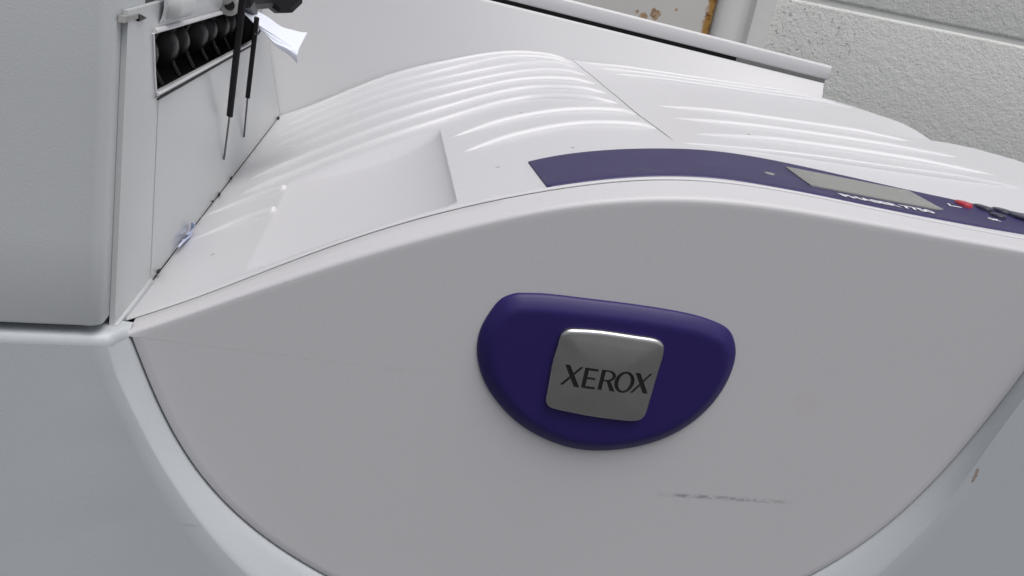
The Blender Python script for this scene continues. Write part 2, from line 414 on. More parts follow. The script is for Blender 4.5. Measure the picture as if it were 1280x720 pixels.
# right cover ribs
rib([yx(818, 131.5), yx(880, 138.5), yx(940, 146.5), yx(1000, 155), yx(1070, 165.5), yx(1140, 177)], cover, tl=.3, tr=.2)
rib([yx(838, 147), yx(880, 151.5), yx(940, 159), yx(1000, 167), yx(1100, 182), yx(1200, 197)], cover, tl=.3, tr=.25)
rib([yx(868, 167), yx(940, 173.5), yx(1000, 180.5), yx(1100, 195), yx(1245, 219)], cover, tl=.3, tr=.25)
rib([yx(850, 178.5), yx(940, 189), yx(1000, 197), yx(1120, 214), yx(1275, 235)], cover, tl=.4, tr=.2, rad=.0014)
rib([(.064, .47), (.11, .468), (.17, .466), (.23, .466), (.285, .468)], cover, tl=.2, tr=.2, rad=.0022)
rib([(.072, .435), (.11, .434), (.17, .434), (.23, .436), (.29, .438)], cover, tl=.2, tr=.2, rad=.0020)
rib([(.078, .402), (.11, .402), (.17, .403), (.23, .405), (.29, .406)], cover, tl=.2, tr=.2, rad=.0016)

# --- control strip inlaid along the front of the cover
top = [(660, 203), (690, 196.5), (720, 192), (760, 188.5), (800, 186.8), (840, 186.8), (880, 188.6), (920, 193.2), (960, 200), (1010, 210.5), (1060, 221.5), (1120, 235), (1180, 248), (1280, 268)]
bot = [(686, 237.5), (708, 232.5), (740, 227.5), (775, 223.5), (810, 221.5), (845, 221), (880, 222.3), (920, 226.5), (960, 233), (1010, 243), (1060, 254), (1120, 264.5), (1180, 276), (1280, 293.5)]
T = [on_top(u, v) for u, v in top]; B = [on_top(u, v) for u, v in bot]
T.append(Vector((.30, .073, 0))); B.append(Vector((.30, .019, 0)))
for p in B: p.y = max(p.y, .0131)
Ts, Bs = resample([(p.x, p.y) for p in T], 160), resample([(p.x, p.y) for p in B], 160)
def strip_z(x, y): return float(zt(x, y, False))
def strip_pt(i, t, lift=0.0):
    a, b = Bs[i], Ts[i]; x, y = a[0] + (b[0] - a[0]) * t, a[1] + (b[1] - a[1]) * t
    return (x, y, strip_z(x, y) + lift)
bm = bmesh.new(); ts = [0, .01, .02, .035] + list(np.linspace(.1, .9, 9)) + [.965, .98, .99, 1]
lf = [-.0006, .0002, .0006, .0007] + [.0007] * 9 + [.0007, .0006, .0002, -.0006]
rows = [[strip_pt(i, t, l) for t, l in zip(ts, lf)] for i in range(160)]
rows.insert(0, [(p[0] - .0004, p[1], p[2] - .0014) for p in rows[0]])
loft(bm, rows); strip = part('control_panel', bm, M['strip'], sharp=50); strip['label'] = 'dark purple control panel strip'
def spart(name, bm, mat, **k):
    o = from_bm(name, bm, mat, None, **k); o.parent = strip; return o
def poly_on_top(uv, lift, thick, bev=0.0, n=10):
    """a thin plate whose outline lies on the top surface"""
    pts = [on_top(u, v) for u, v in uv]; out = []
    for a, b in zip(pts, pts[1:] + pts[:1]):
        for k in range(n): p = a.lerp(b, k / n); out.append(p)
    c = sum(out, Vector()) / len(out); bm = bmesh.new()
    def ring(s, l): return [(c.x + (p.x - c.x) * s, c.y + (p.y - c.y) * s, strip_z(c.x + (p.x - c.x) * s, c.y + (p.y - c.y) * s) + l) for p in out]
    vr = loft(bm, [ring(1, lift - thick), ring(1, lift - bev * .6), ring(1 - bev * 25, lift), ring(.66, lift), ring(.33, lift)], True)
    bm.faces.new(vr[-1]); return bm
scr = [(981, 211.5), (1100, 235), (1135, 241.5), (1178, 265), (1168, 264.5), (1060, 244), (1013, 235), (1003, 228)]
spart('display_screen', poly_on_top(scr, .0013, .0012, .0002), M['screen'], sharp=50)
def disc(uv, rx_, ry_, lift, hgt, name, mat, rot=0.0):
    c = on_top(*uv); bm = bmesh.new(); rows = []
    for (s, l) in ((1, -.001), (1, .5), (.9, .85), (.7, 1), (.35, 1.05)):
        rows.append([(c.x + (math.cos(a + 0) * rx_ * math.cos(rot) - math.sin(a) * ry_ * math.sin(rot)) * s,
                      c.y + (math.cos(a) * rx_ * math.sin(rot) + math.sin(a) * ry_ * math.cos(rot)) * s,
                      strip_z(c.x, c.y) + lift + (hgt * l if l > 0 else -.001)) for a in np.linspace(0, 2 * math.pi, 24, endpoint=False)])
    vr = loft(bm, rows, True); bm.faces.new(vr[-1]); return spart(name, bm, mat, sharp=60)
disc((961, 219.5), .0022, .0018, .0007, .0005, 'status_light', M['greyp'])
disc((1203.5, 257.5), .0036, .0046, .0007, .0012, 'stop_button', M['red'])
for uv, a, b in (((1228, 262), .0042, .006), ((1252, 266), .005, .0055), ((1246, 272), .004, .0045), ((1272, 272), .0065, .008)):
    disc(uv, a * .9, b * .85, .0007, .0010, 'arrow_button', M['navy'])
def text_mesh(body, size, width=None):
    cu = D.curves.new('lettering', 'FONT'); cu.body = body; cu.size = size; cu.extrude = .00006; cu.offset = .0002
    ob = D.objects.new('lettering', cu); COL.objects.link(ob); bpy.context.view_layer.update()
    me = D.meshes.new_from_object(ob.evaluated_get(bpy.context.evaluated_depsgraph_get())); D.objects.remove(ob)
    if width:
        xs = [v.co.x for v in me.vertices]; s = width / (max(xs) - min(xs)); mn = min(xs)
        for v in me.vertices: v.co.x = (v.co.x - mn) * s
    return me
def text_on_top(body, uv0, uv1, size, lift=.0009):
    a, b = on_top(*uv0), on_top(*uv1); L = math.hypot(b.x - a.x, b.y - a.y)
    me = text_mesh(body, size, L); d = Vector(((b.x - a.x) / L, (b.y - a.y) / L))
    for v in me.vertices:
        x = a.x + d.x * v.co.x - d.y * v.co.y; y = a.y + d.y * v.co.x + d.x * v.co.y
        v.co = (x, y, strip_z(x, y) + lift + v.co.z)
    o = link('lettering', me, M['print'], strip, smooth=False); return o
text_on_top('PHASER 7750', (1054, 248.5), (1170, 270), .0068, .0010)
text_on_top('OK', (1236, 276.5), (1251, 279.5), .0035)
text_on_top('i', (1186, 259.5), (1189, 260.2), .005)
text_on_top('----', (1191, 261), (1203, 263), .005)

# --- front door: chamfered arched top, round seam below
arc_key = [(-.1767, -.0090), (-.1731, -.0180), (-.1681, -.0299), (-.1504, -.0613), (-.1256, -.0869), (-.0968, -.1054), (-.052, -.124), (.008, -.1310), (.068, -.1150),
           (.115, -.0855), (.1394, -.0597), (.1584, -.027), (.1701, .0019), (.1769, .0224), (.1840, .050), (.1865, .0700)]
ARC = resample(arc_key, 160)
def offs(curve, d):
    out = []
    for i, p in enumerate(curve):
        a, b = curve[max(i-1, 0)], curve[min(i+1, len(curve)-1)]; t = Vector((b[0]-a[0], b[1]-a[1])).normalized()
        out.append((p[0] + t.y * d, p[1] - t.x * d))
    return out
# door outline in XZ (closed): along the ridge left to right, then back along the arc
NR = 170
rxs = np.linspace(-.1775, .1862, NR)
def door_ring(inset_top, inset_arc):
    topc = [(x, float(ridgeF(x)) - inset_top) for x in rxs]
    arcc = offs(ARC, -inset_arc)[::-1]
    return topc, arcc
bm = bmesh.new()
tp, ac = door_ring(.0024, .0012)
def slope_z(x, y): r0 = float(ridgeF(x)); g0 = float(archF(x)) - .0004; return r0 + (g0 - r0) * (y / .0100)
rows = [[(x, .0103, float(archF(x)) - .008) for x in rxs], [(x, .0103, slope_z(x, .0103) - .0005) for x in rxs], [(x, .0098, slope_z(x, .0098)) for x in rxs],
        [(x, .0050, slope_z(x, .0050)) for x in rxs], [(x, .0026, slope_z(x, .0026)) for x in rxs]]
for a in np.linspace(0, 1, 7)[1:]:
    # rounded shoulder from the chamfer to the face
    y = .0026 * (1 - math.sin(a * math.pi / 2)); zz = [slope_z(x, .0026) * 0 + float(ridgeF(x)) for x in rxs]
    rows.append([(x, y, float(ridgeF(x)) + (slope_z(x, .0026) - float(ridgeF(x))) * (1 - a) - .0016 * (1 - math.cos(a * math.pi / 2))) for x in rxs])
vr = loft(bm, rows)
# face
low = [(x, float(ridgeF(x)) - .0016) for x in rxs]
ring1 = [(x, 0, z - .0012) for x, z in low]
arcf = [(x, 0.0, z) for x, z in offs(ARC, -.0011)]
arcf = [p for p in arcf]
# connect: columns from the ridge down to the arc
def arc_at(x):
    A = np.array(arcf)
    i0 = np.argmin(A[:, 2]); return A, i0
A = np.array([(p[0], p[2]) for p in arcf])
cen = np.array([0.0, .0])
def ray_hit(poly, th):
    d = np.array([math.cos(th), math.sin(th)]); best = None
    for i in range(len(poly) - 1):
        p, q = poly[i] - cen, poly[i+1] - cen; e = q - p; den = d[0]*e[1]-d[1]*e[0]
        if abs(den) < 1e-12: continue
        t = (p[0]*e[1]-p[1]*e[0]) / den; s = (p[0]*d[1]-p[1]*d[0]) / den
        if t > 0 and -1e-6 <= s <= 1 + 1e-6: best = t if best is None else max(best, t)
    return best
face_loop = [Vector((p[0], 0, p[1])) for p in low] + [Vector((p[0], 0, p[2])) for p in arcf[::-1]]
def inset_loop(loop, f): return [Vector((p.x * (1 - f), 0, p.z * (1 - f) - .01 * f)) for p in loop]
# rounded outer edge only along the arc
edge_rows = []
arc_o = offs(ARC, -.0004)
edge_rows.append([(x, .0055, z) for x, z in arc_o]); edge_rows.append([(x, .0008, z) for x, z in arc_o])
edge_rows.append([(x, .0003, z) for x, z in offs(ARC, -.0006)]); edge_rows.append([p for p in arcf])
loft(bm, edge_rows)
l0 = [bm.verts.new(p) for p in face_loop]; prev = l0
for f in (.02, .3, .7):
    cur = [bm.verts.new(p) for p in inset_loop(face_loop, f)]
    for i in range(len(cur)):
        j = (i + 1) % len(cur); bm.faces.new((prev[i], prev[j], cur[j], cur[i]))
    prev = cur
bm.faces.new(prev)
fdoor = part('front_door', bm, M['door'], sharp=50)
fdoor['label'] = 'plain front door panel with arched chamfered top'

# --- front frame around the door: soft chamfer, then the bowed outer face
def yb(x): return -.008 - .20 * max(0.0, -.183 - x)
outc = resample([(-.1822, -.0098), (-.1795, -.0190), (-.1743, -.0308), (-.1655, -.0485), (-.1506, -.0729), (-.1272, -.1012), (-.098, -.123), (-.055, -.142), (.010, -.150), (.080, -.131),
                 (.1331, -.0775 - .010), (.1475, -.0565 - .007), (.1586, -.035 - .004), (.1664, -.0094 - .002), (.1741, .0149), (.1835, .045), (.1880, .0700)], 160)
inn = offs(ARC, .0004)
bm = bmesh.new(); rows = [[(x, .0055, z) for x, z in inn], [(x, .0006, z) for x, z in inn], [(x, .0001, z) for x, z in offs(ARC, .0006)]]
for s, yy in ((.25, .27), (.5, .54), (.72, .78), (.82, .88), (.90, .95), (.96, .985), (1.0, 1.0)):
    rows.append([(a[0] + (b[0] - a[0]) * s, .0001 + (-.0081) * yy, a[1] + (b[1] - a[1]) * s) for a, b in zip(inn, outc)])
ob = []
for x, z in outc:
    dx, dz = x - 0.0, z + .0098; cand = []
    if dx < 0: cand.append(-.36 / dx)
    if dx > 0: cand.append(.364 / dx)
    if dz < 0: cand.append((GZ + .02 + .0098) / dz)
    t = min(cand); px, pz = dx * t, -.0098 + dz * t
    ob.append((px, min(pz, .070)))
ob[0] = (-.36, -.0098)
for s in (.03, .08, .15, .25, .4, .6, .8, 1.0):
    rows.append([(a[0] + (b[0] - a[0]) * s, yb(a[0] + (b[0] - a[0]) * s), a[1] + (b[1] - a[1]) * s) for a, b in zip(outc, ob)])
vr = loft(bm, rows)
# rounded shoulder on top of the left side, front edge of the frame
xs = list(np.linspace(-.36, -.1822, 30)) + [-.1808, -.1790, -.1775, -.1771]
def fy(x): return yb(x) if x < -.1822 else .0001 - .0081 * sst(-.1768, -.1822, x) 
R_ = .0042; fr = []
for a in np.linspace(0, math.pi / 2, 9):
    fr.append([(x, fy(x) + R_ * (1 - math.cos(a)), -.0098 + R_ * math.sin(a)) for x in xs])
fr.append([(x, .03 if x < -.184 else .006, -.0098 + R_) for x in xs])
loft(bm, fr)
# sides and bottom close the lower body
bx_ = [(-.36, yb(-.36), -.0098), (-.36, yb(-.36), GZ + .02)]
loft(bm, [[(-.36, yb(-.36), -.006), (-.36, .56, -.006)], [(-.36, yb(-.36), GZ + .02), (-.36, .56, GZ + .02)]])
loft(bm, [[(-.36, .56, .1), (.362, .56, .05)], [(-.36, .56, GZ + .02), (.362, .56, GZ + .02)]])
ff = part('front_frame', bm, M['frame'], sharp=50)

# --- upper left cover block (bowed face, rounded corner)
bm = bmesh.new(); prof = [(-.36, .56), (-.36, yb(-.36))] + [(x, yb(x)) for x in np.linspace(-.35, -.1905, 16)]
for a in np.linspace(0, math.pi / 2, 8): prof.append((-.1886 + .0043 * math.sin(a), yb(-.19) + .0043 * (1 - math.cos(a)) + .0006 * (1 - math.sin(a)) * 0))
prof += [(-.1843, .0004), (-.1843, .028), (-.262, .029), (-.262, .56)]
ZB = -.0026
rows = []
for z, ins in ((ZB, .0012), (ZB + .0004, .0003), (ZB + .0012, 0), (.03, 0), (.08, 0), (.15, 0), (.155, .001), (.158, .004)):
    row = []
    for (x, y) in prof:
        row.append((x if x < -.20 else x - ins, y + (ins if y < .0 else 0), z))
    rows.append(row)
vr = loft(bm, rows); bm.faces.new(vr[0]); bm.faces.new(vr[-1])
ul = part('side_cover', bm, M['side'], sharp=45)

_pc = at(335, 55, Y=.482); SPL_ = (XL - _pc.x) / (_pc.z + .0103)
# --- exit wall with the paper slot (plane X = XL)
bm = bmesh.new()
def q(pts, x=XL, m_=None): return [bm.verts.new((x, y, z)) for y, z in pts]
Zt = .110
hole = [(.0335, .0940), (.0385, .0800), (.0420, .0725), (.288, .0712), (.290, .0925)]
leanx = lambda z: .48 - (z + .0103) * 1.74
outer = [(.0008, Zt - .006), (.0008, -.0072), (.050, -.0068), (.4795, -.0094), (leanx(Zt) , Zt)]
H = [bm.verts.new((XL, y, z)) for y, z in hole]; O = [bm.verts.new((XL, y, z)) for y, z in outer]
H2 = [bm.verts.new((XL - .0007, y, z)) for y, z in hole]
bm.faces.new((O[0], O[1], H[1], H[0])); bm.faces.new((O[1], O[2], H[2], H[1])); bm.faces.new((O[2], O[3], H[3], H[2])); bm.faces.new((O[3], O[4], H[4], H[3])); bm.faces.new((O[4], O[0], H[0], H[4]))
for i in range(5): bm.faces.new((H[i], H[(i+1) % 5], H2[(i+1) % 5], H2[i]))
O2 = [bm.verts.new((XL - .0018, y, z)) for y, z in outer]
for i in range(5): bm.faces.new((O[i], O[(i+1) % 5], O2[(i+1) % 5], O2[i]))
ew = part('exit_wall', bm, M['exit'], sharp=30)
def epart(name, bm, mat, **k):
    o = from_bm(name, bm, mat, None, **k); o.parent = ew; return o
bm = bmesh.new()
loft(bm, [[(XL, .4795 + (leanx(Zt) - .4795) * t, -.0088 + (Zt + .0088) * t) for t in np.linspace(0, 1, 12)],
          [(XL - SPL_ * (Zt + .03) * t, .4805 + .012 * t, -.0088 + (Zt + .03) * t) for t in np.linspace(0, 1, 12)]])
epart('splayed_panel', bm, M['exit'])
# foot strip of the wall, light, that seats the frame on the tray
bm = bmesh.new(); box(bm, XL - .0016, XL + .0012, .0006, .0500, -.0082, -.0050, .0005); epart('foot_strip', bm, M['side'])
# raised inner panel edge and lower lip of the slot
bm = bmesh.new(); loft(bm, [[(XL + .0001, .0460, .0700), (XL + .0001, .0500, -.0045)], [(XL + .0003, .0480, .0700), (XL + .0003, .0520, -.0045)], [(XL + .0003, .30, .0695), (XL + .0003, .452, -.0045)]])
epart('inner_panel', bm, M['exit'])
bm = bmesh.new(); tube(bm, [(XL + .0006, .0415, .0716), (XL + .0006, .288, .0703)], .0007, 8); epart('slot_lip', bm, M['rib'])
bm = bmesh.new(); tube(bm, [(XL + .0010, .0412, .0699), (XL + .0010, .282, .0688)], .00045, 6); epart('slot_groove', bm, M['black'])
bm = bmesh.new(); tube(bm, [(XL + .0004, .0330, .0953), (XL + .0004, .288, .0938)], .0010, 8); epart('slot_edge', bm, M['rib'])
bm = bmesh.new(); tube(bm, [(XL + .0002, .0322, .0945), (XL + .0002, .0372, .0800), (XL + .0002, .0408, .0725)], .0006, 6); epart('slot_edge', bm, M['rib'])
bm = bmesh.new(); box(bm, XL - .055, XL - .0007, .031, .292, .062, .100); 
bmesh.ops.delete(bm, geom=[f for f in bm.faces if f.calc_center_median().x > XL - .0012], context='FACES_ONLY')
epart('slot_interior', bm, M['dark'], smooth=False)
bm = bmesh.new(); tube(bm, [(XL - .018, .032, .0800), (XL - .018, .290, .0790)], .0016, 10); epart('roller_shaft', bm, M['wire'])
for yy, ww, rr in ((.078, .012, .0088), (.112, .010, .0096), (.140, .008, .0085), (.176, .012, .0096), (.206, .010, .0088), (.240, .012, .0094), (.268, .009, .0086)):
    bm = bmesh.new(); tube(bm, [(XL - .018, yy - ww/2, .080), (XL - .018, yy - ww/2 + .001, .080), (XL - .018, yy + ww/2 - .001, .080), (XL - .018, yy + ww/2, .080)], [rr - .001, rr, rr, rr - .001], 20)
    epart('exit_roller', bm, M['roller'], sharp=60)
for yy in (.060, .095, .127, .158, .191, .224, .256):           # curved guide fingers between the rollers
    bm = bmesh.new(); tube(bm, [(XL - .010 - .006 * math.sin(t * 3), yy + .002 * t, .066 + .026 * t) for t in np.linspace(0, 1, 7)], .0011, 6); epart('guide_finger', bm, M['roller'])
# moulding above the slot with two pinch roller housings and a notch
bm = bmesh.new(); rows = []
for x, z in ((0, .0962), (.0010, .0985), (.0016, .102), (.0016, .112), (.0, .118)):
    rows.append([(XL + x, .040, z + .001), (XL + x, .12, z), (XL + x, .20, z - .0006), (XL + x, .27, z - .001)])
loft(bm, rows); epart('slot_moulding', bm, M['exit'])
for yy in (.060, .170):
    bm = bmesh.new(); tube(bm, [(XL + .0005, yy - .014, .1035), (XL + .0012, yy - .012, .1035), (XL + .0012, yy + .012, .103), (XL + .0005, yy + .014, .103)], [.001, .0050, .0050, .001], 16)
    epart('pinch_roller', bm, M['greyp'] if yy > .1 else M['exit'], sharp=60)
p = at(283, 5, X=XL + .002)
bm = bmesh.new(); tube(bm, [p + Vector((-.002, .006, 0)), p + Vector((.002, -.003, 0)), p + Vector((.0022, -.0036, 0))], [.0052, .0052, .0042], 20); epart('pinch_roller', bm, M['greyp'])
bm = bmesh.new(); tube(bm, [p + Vector((.0021, -.0034, 0)), p + Vector((.0026, -.0046, 0))], [.0026, .0022], 14); epart('roller_core', bm, M['black'])
bm = bmesh.new(); p0 = [at(u, v, X=XL + .0006) for u, v in ((156, 29), (175, 22.5), (176, 17), (157, 21))]; p1 = [p_ - Vector((.0022, 0, 0)) for p_ in p0]
loft(bm, [p1, p0], True); bm.faces.new([bm.verts.new(p_) for p_ in p0]); epart('latch_tab', bm, M['greyp'])
bm = bmesh.new(); p0 = [at(u, v, X=XL + .0009) for u, v in ((174, 27), (184, 22.5), (177, 18.5), (174.5, 18))]; p1 = [p_ - Vector((.002, 0, 0)) for p_ in p0]
loft(bm, [p1, p0], True); bm.faces.new([bm.verts.new(p_) for p_ in p0]); epart('notch', bm, M['black'])
# dark slab behind the wall's lower gap, coloured as the shade inside it
bm = bmesh.new(); box(bm, XL - .0025, XL - .0019, .002, .474, -.03, -.0045); part('gap_backing', bm, M['dark'], smooth=False)

# --- back wall, its slot and the ledge
def ytop(x): return .495
_pc = at(335, 55, Y=.482); SPL_ = (XL - _pc.x) / (_pc.z + .0103)
def xrow(z, k):                       # the left end of the wall splays outwards towards the top
    l_ = XL - SPL_ * (z + .0103); return l_
xs = np.linspace(-.215, .3035, 110); 
def zled(x): return .1152 - .0162 * (x + .029) / .328 + .0006
bm = bmesh.new(); rows = []
for k in np.linspace(0, 1, 26):
    row = []
    for x in xs:
        z = (float(zt(max(x, XL), .48)) - .004) * (1 - k) + zled(x) * k; f_ = (x - xs[0]) / (xs[-1] - xs[0]); xl_ = xrow(z, k)
        row.append((xl_ + (.2975 + .004 * k - xl_) * f_, .4805 + (.495 - .4805) * k, z))
    rows.append(row)
rows.append([(x, ytop(x) + .0012, zled(x) + .0006) for x in xs]); rows.append([(x, ytop(x) + .0024, zled(x) + .0004) for x in xs]); rows.append([(x, ytop(x) + .004, zled(x) - .004) for x in xs])
loft(bm, rows)
e = [r[-1] for r in rows]; loft(bm, [e, [(p[0] - .001, p[1] + .06, p[2]) for p in e]])
part('back_wall', bm, M['back'], sharp=50)
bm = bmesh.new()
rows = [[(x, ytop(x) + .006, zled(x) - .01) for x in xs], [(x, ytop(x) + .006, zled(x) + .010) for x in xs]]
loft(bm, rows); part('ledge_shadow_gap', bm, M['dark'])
bm = bmesh.new(); gs = [x for x in xs if x > .212]
loft(bm, [[(x, ytop(x) + .0035, zled(x) - .006) for x in gs], [(x, ytop(x) + .0035, zled(x) + .0062) for x in gs]]); part('gap_filler', bm, M['greyp'])
bm = bmesh.new(); g0 = .0040
prof = [(.030, g0 + .0004), (.0026, g0), (.0006, g0 + .0006), (.0, g0 + .0016), (.0, g0 + .0105), (.0008, g0 + .0124), (.0024, g0 + .0130), (.07, g0 + .0120)]
rows = [[(min(x + .001, .3045), ytop(x) + a, zled(x) + b + .0026 * 0) for x in xs] for a, b in prof]
vr = loft(bm, rows); bm.faces.new([r[-1] for r in vr])
part('rear_ledge', bm, M['back'], sharp=50)

# --- black knob, bracket and the two hanging sensor levers
bm = bmesh.new(); kp = at(352, -8, Y=.30)
rows = []; ax = Vector((.25, -1, .12)).normalized()
tube(bm, [kp + ax * -.012, kp + ax * -.010, kp + ax * .010, kp + ax * .013], [.010, .0125, .0125, .0095], 9); part('knob', bm, M['black'], sharp=20)
bm = bmesh.new(); b0 = at(306, 0, Y=.20); b1 = at(318, 24, Y=.262)
tube(bm, [b0 + Vector((0, 0, .012)), b0, b0.lerp(b1, .5) , b1], [.0045, .0050, .0042, .0024], 8); 
tube(bm, [at(300, 4, Y=.22), at(335, 2, Y=.28)], .0042, 8)
part('lever_bracket', bm, M['black'])
def lever(top, mid, bot, d0, d1, w0):
    lv = empty_part('sensor_lever')
    a, b, c = at(*top, X=XL + d0), at(*mid, X=XL + d0 + (d1 - d0) * (mid[1] - top[1]) / (bot[1] - top[1])), at(*bot, X=XL + d1)
    bm = bmesh.new(); tube(bm, [a, a.lerp(b, .5), b], w0, 8, flat=.5, up=Vector((0, 1, .1))); o = from_bm('sleeve', bm, M['sleeve'], None); o.parent = lv
    bm = bmesh.new(); tube(bm, [b.lerp(a, .1), b, b.lerp(c, .5), c], .00055, 6); o = from_bm('wire', bm, M['wire'], None); o.parent = lv
def empty_part(name):
    o = D.objects.new(name, None); COL.objects.link(o); o.parent = PR; o.matrix_parent_inverse = PINV; o.empty_display_size = .01; return o
lever((304, -8), (287, 145), (280, 199), .0155, .0008, .0017)
lever((321, 22), (309.5, 122), (305, 171), .0120, .0008, .0014)
# small hook beside the second lever
bm = bmesh.new(); tube(bm, [at(u, v, X=XL + .011) for u, v in ((325, 30), (324.5, 40), (321, 44), (319, 42))], .0006, 6); part('hook', bm, M['wire'])

# --- badge
BO = [(240, 75), (330, 77), (450, 90), (600, 108), (750, 130), (870, 155), (935, 178), (975, 203), (993, 240), (998, 275), (990, 325), (960, 395), (900, 475), (820, 540), (720, 588), (620, 612),
      (520, 620), (420, 609), (330, 577), (250, 530), (180, 463), (130, 390), (107, 325), (101, 260), (115, 195), (150, 135), (190, 92)]
pts = [at(560 + x / 2.77, 340 + y / 2.77, Y=-.001) for x, y in BO]; pts.append(pts[0])
loop = resample([(p.x, p.z) for p in pts], 145)[:-1]
c0 = np.mean(np.array(loop), 0)
def shrink(lp, d):
    n = len(lp); out = []
    for i in range(n):
        a, b = lp[i-1], lp[(i+1) % n]; t = Vector((b[0]-a[0], b[1]-a[1])).normalized(); nr = Vector((-t.y, t.x))
        if nr.dot(Vector((c0[0]-lp[i][0], c0[1]-lp[i][1]))) < 0: nr = -nr
        out.append((lp[i][0] + nr.x * d, lp[i][1] + nr.y * d))
    return out
bm = bmesh.new(); rows = []
for d, y in ((0, .0006), (0, -.0006), (.0003, -.0012), (.0010, -.0019), (.0042, -.0040), (.0052, -.0044), (.0064, -.0046), (.0075, -.0046)):
    rows.append([(x, y, z) for x, z in shrink(loop, d)])
for s in (.9, .6, .3):
    base = shrink(loop, .0075); rows.append([(c0[0] + (x - c0[0]) * s, -.0046 , c0[1] + (z - c0[1]) * s) for x, z in base])
vr = loft(bm, rows, True); bm.faces.new(vr[-1])
badge = part('badge', bm, M['purple'], sharp=40); badge['label'] = 'purple half-round badge with metal nameplate'
TO = [(180, 62), (300, 67), (450, 84), (600, 107), (700, 122), (750, 138), (775, 165), (777, 200), (752, 300), (712, 430), (668, 580), (650, 622), (625, 645), (590, 654), (480, 649), (350, 633), (200, 607), (75, 580), (30, 562), (13, 535), (16, 490),
      (34, 390), (62, 250), (95, 140), (110, 95), (138, 70)]
TOf = [at(680 + x / 5.14, 400 + y / 5.14, Y=-.0066) for x, y in TO]; TOf.append(TOf[0])
tl = resample([(p.x, p.z) for p in TOf], 97)[:-1]; c0 = np.mean(np.array(tl), 0)
bm = bmesh.new(); rows = []
for d, y in ((0, -.0040), (0, -.0056), (.0002, -.0062), (.0007, -.0067), (.0013, -.0069), (.0019, -.0070)): rows.append([(x, y, z) for x, z in shrink(tl, d)])
base = shrink(tl, .0019)
for s_, y in ((.86, -.00745), (.68, -.0079), (.48, -.0083), (.28, -.00855), (.1, -.0086)): rows.append([(c0[0] + (x - c0[0]) * s_, y, c0[1] + (z - c0[1]) * s_) for x, z in base])
vr = loft(bm, rows, True); bm.faces.new(vr[-1]); bm.faces.new(vr[0][::-1])
bmesh.ops.recalc_face_normals(bm, faces=bm.faces)
me = D.meshes.new('nameplate'); bm.to_mesh(me); bm.free(); plate = D.objects.new('nameplate', me); COL.objects.link(plate)
# letters: thick and thin strokes, cut into the plate
CH = .0086
def stroke(p, q_, w): 
    p, q_ = Vector(p), Vector(q_); return ('s', p, q_, w)
def poly(pts): return ('p', pts)
letters = {
 'X': (.0078, [poly([(.0003, 1), (.0023, 1), (.0076, 0), (.0054, 0)]), poly([(.0064, 1), (.0074, 1), (.0011, 0), (-.0001, 0)])]),
 'E': (.0056, [poly([(.0, 1), (.0016, 1), (.0016, 0), (.0, 0)]), poly([(.0011, 1), (.0052, 1), (.0052, .88), (.0011, .88)]), poly([(.0011, .56), (.0047, .56), (.0047, .455), (.0011, .455)]), poly([(.0011, .12), (.0054, .12), (.0054, 0), (.0011, 0)])]),
 'R': (.0066, [poly([(.0, 1), (.0016, 1), (.0016, 0), (.0, 0)]), ('b',), poly([(.0026, .50), (.0042, .50), (.0070, 0), (.0049, 0)])]),
 'O': (.0080, [('o',)]),
}
def letter_loops(ch):
    out = []
    for s in letters[ch][1]:
        if s[0] == 'p': out.append(([(x, y * CH) for x, y in s[1]], None))
        if s[0] == 'b':
            o_ = []; i_ = []
            for a in np.linspace(-math.pi/2, math.pi/2, 14):
                o_.append((.0030 + .0030 * math.cos(a), CH * (.725 + .275 * math.sin(a)))); i_.append((.0026 + .0021 * math.cos(a), CH * (.725 + .195 * math.sin(a))))
            out.append(([(.0011, CH * .45)] + o_ + [(.0011, CH)] + [(.0011, CH * .92)] + i_[::-1] + [(.0011, CH * .53)], None))
        if s[0] == 'o':
            A_ = np.linspace(0, 2 * math.pi, 36, endpoint=False)
            out.append(([(.0040 + .0040 * math.cos(a), CH * (.5 + .53 * math.sin(a))) for a in A_], [(.0040 + .0024 * math.cos(a), CH * (.5 + .42 * math.sin(a))) for a in A_]))
    return out
def letter_solid(bm, ch, x0, z0, ya, yb_, grow=0):
    for k, (ol, il) in enumerate(letter_loops(ch)):
        dy = .00003 * k
        if il is None:
            a = [bm.verts.new((x0 + x, ya - dy, z0 + z)) for x, z in ol]; b = [bm.verts.new((x0 + x, yb_ - dy, z0 + z)) for x, z in ol]; n = len(a)
            for i in range(n): bm.faces.new((a[i], a[(i+1) % n], b[(i+1) % n], b[i]))
            bm.faces.new(a[::-1]); bm.faces.new(b)
        else:
            R4 = [[bm.verts.new((x0 + x, y - dy, z0 + z)) for x, z in lp] for lp, y in ((ol, ya), (ol, yb_), (il, yb_), (il, ya))]; n = len(R4[0])
            for r in range(4):
                A_, B_ = R4[r], R4[(r + 1) % 4]
                for i in range(n): bm.faces.new((A_[i], A_[(i+1) % n], B_[(i+1) % n], B_[i]))
LX = [('X', -.0193), ('E', -.0112), ('R', -.0047), ('O', .0012), ('X', .0084)]
Z0 = -.0039
def zbase(x): return Z0 + .0004 * (x + .0193) / .034
cut_objs = []
mod_i = 0
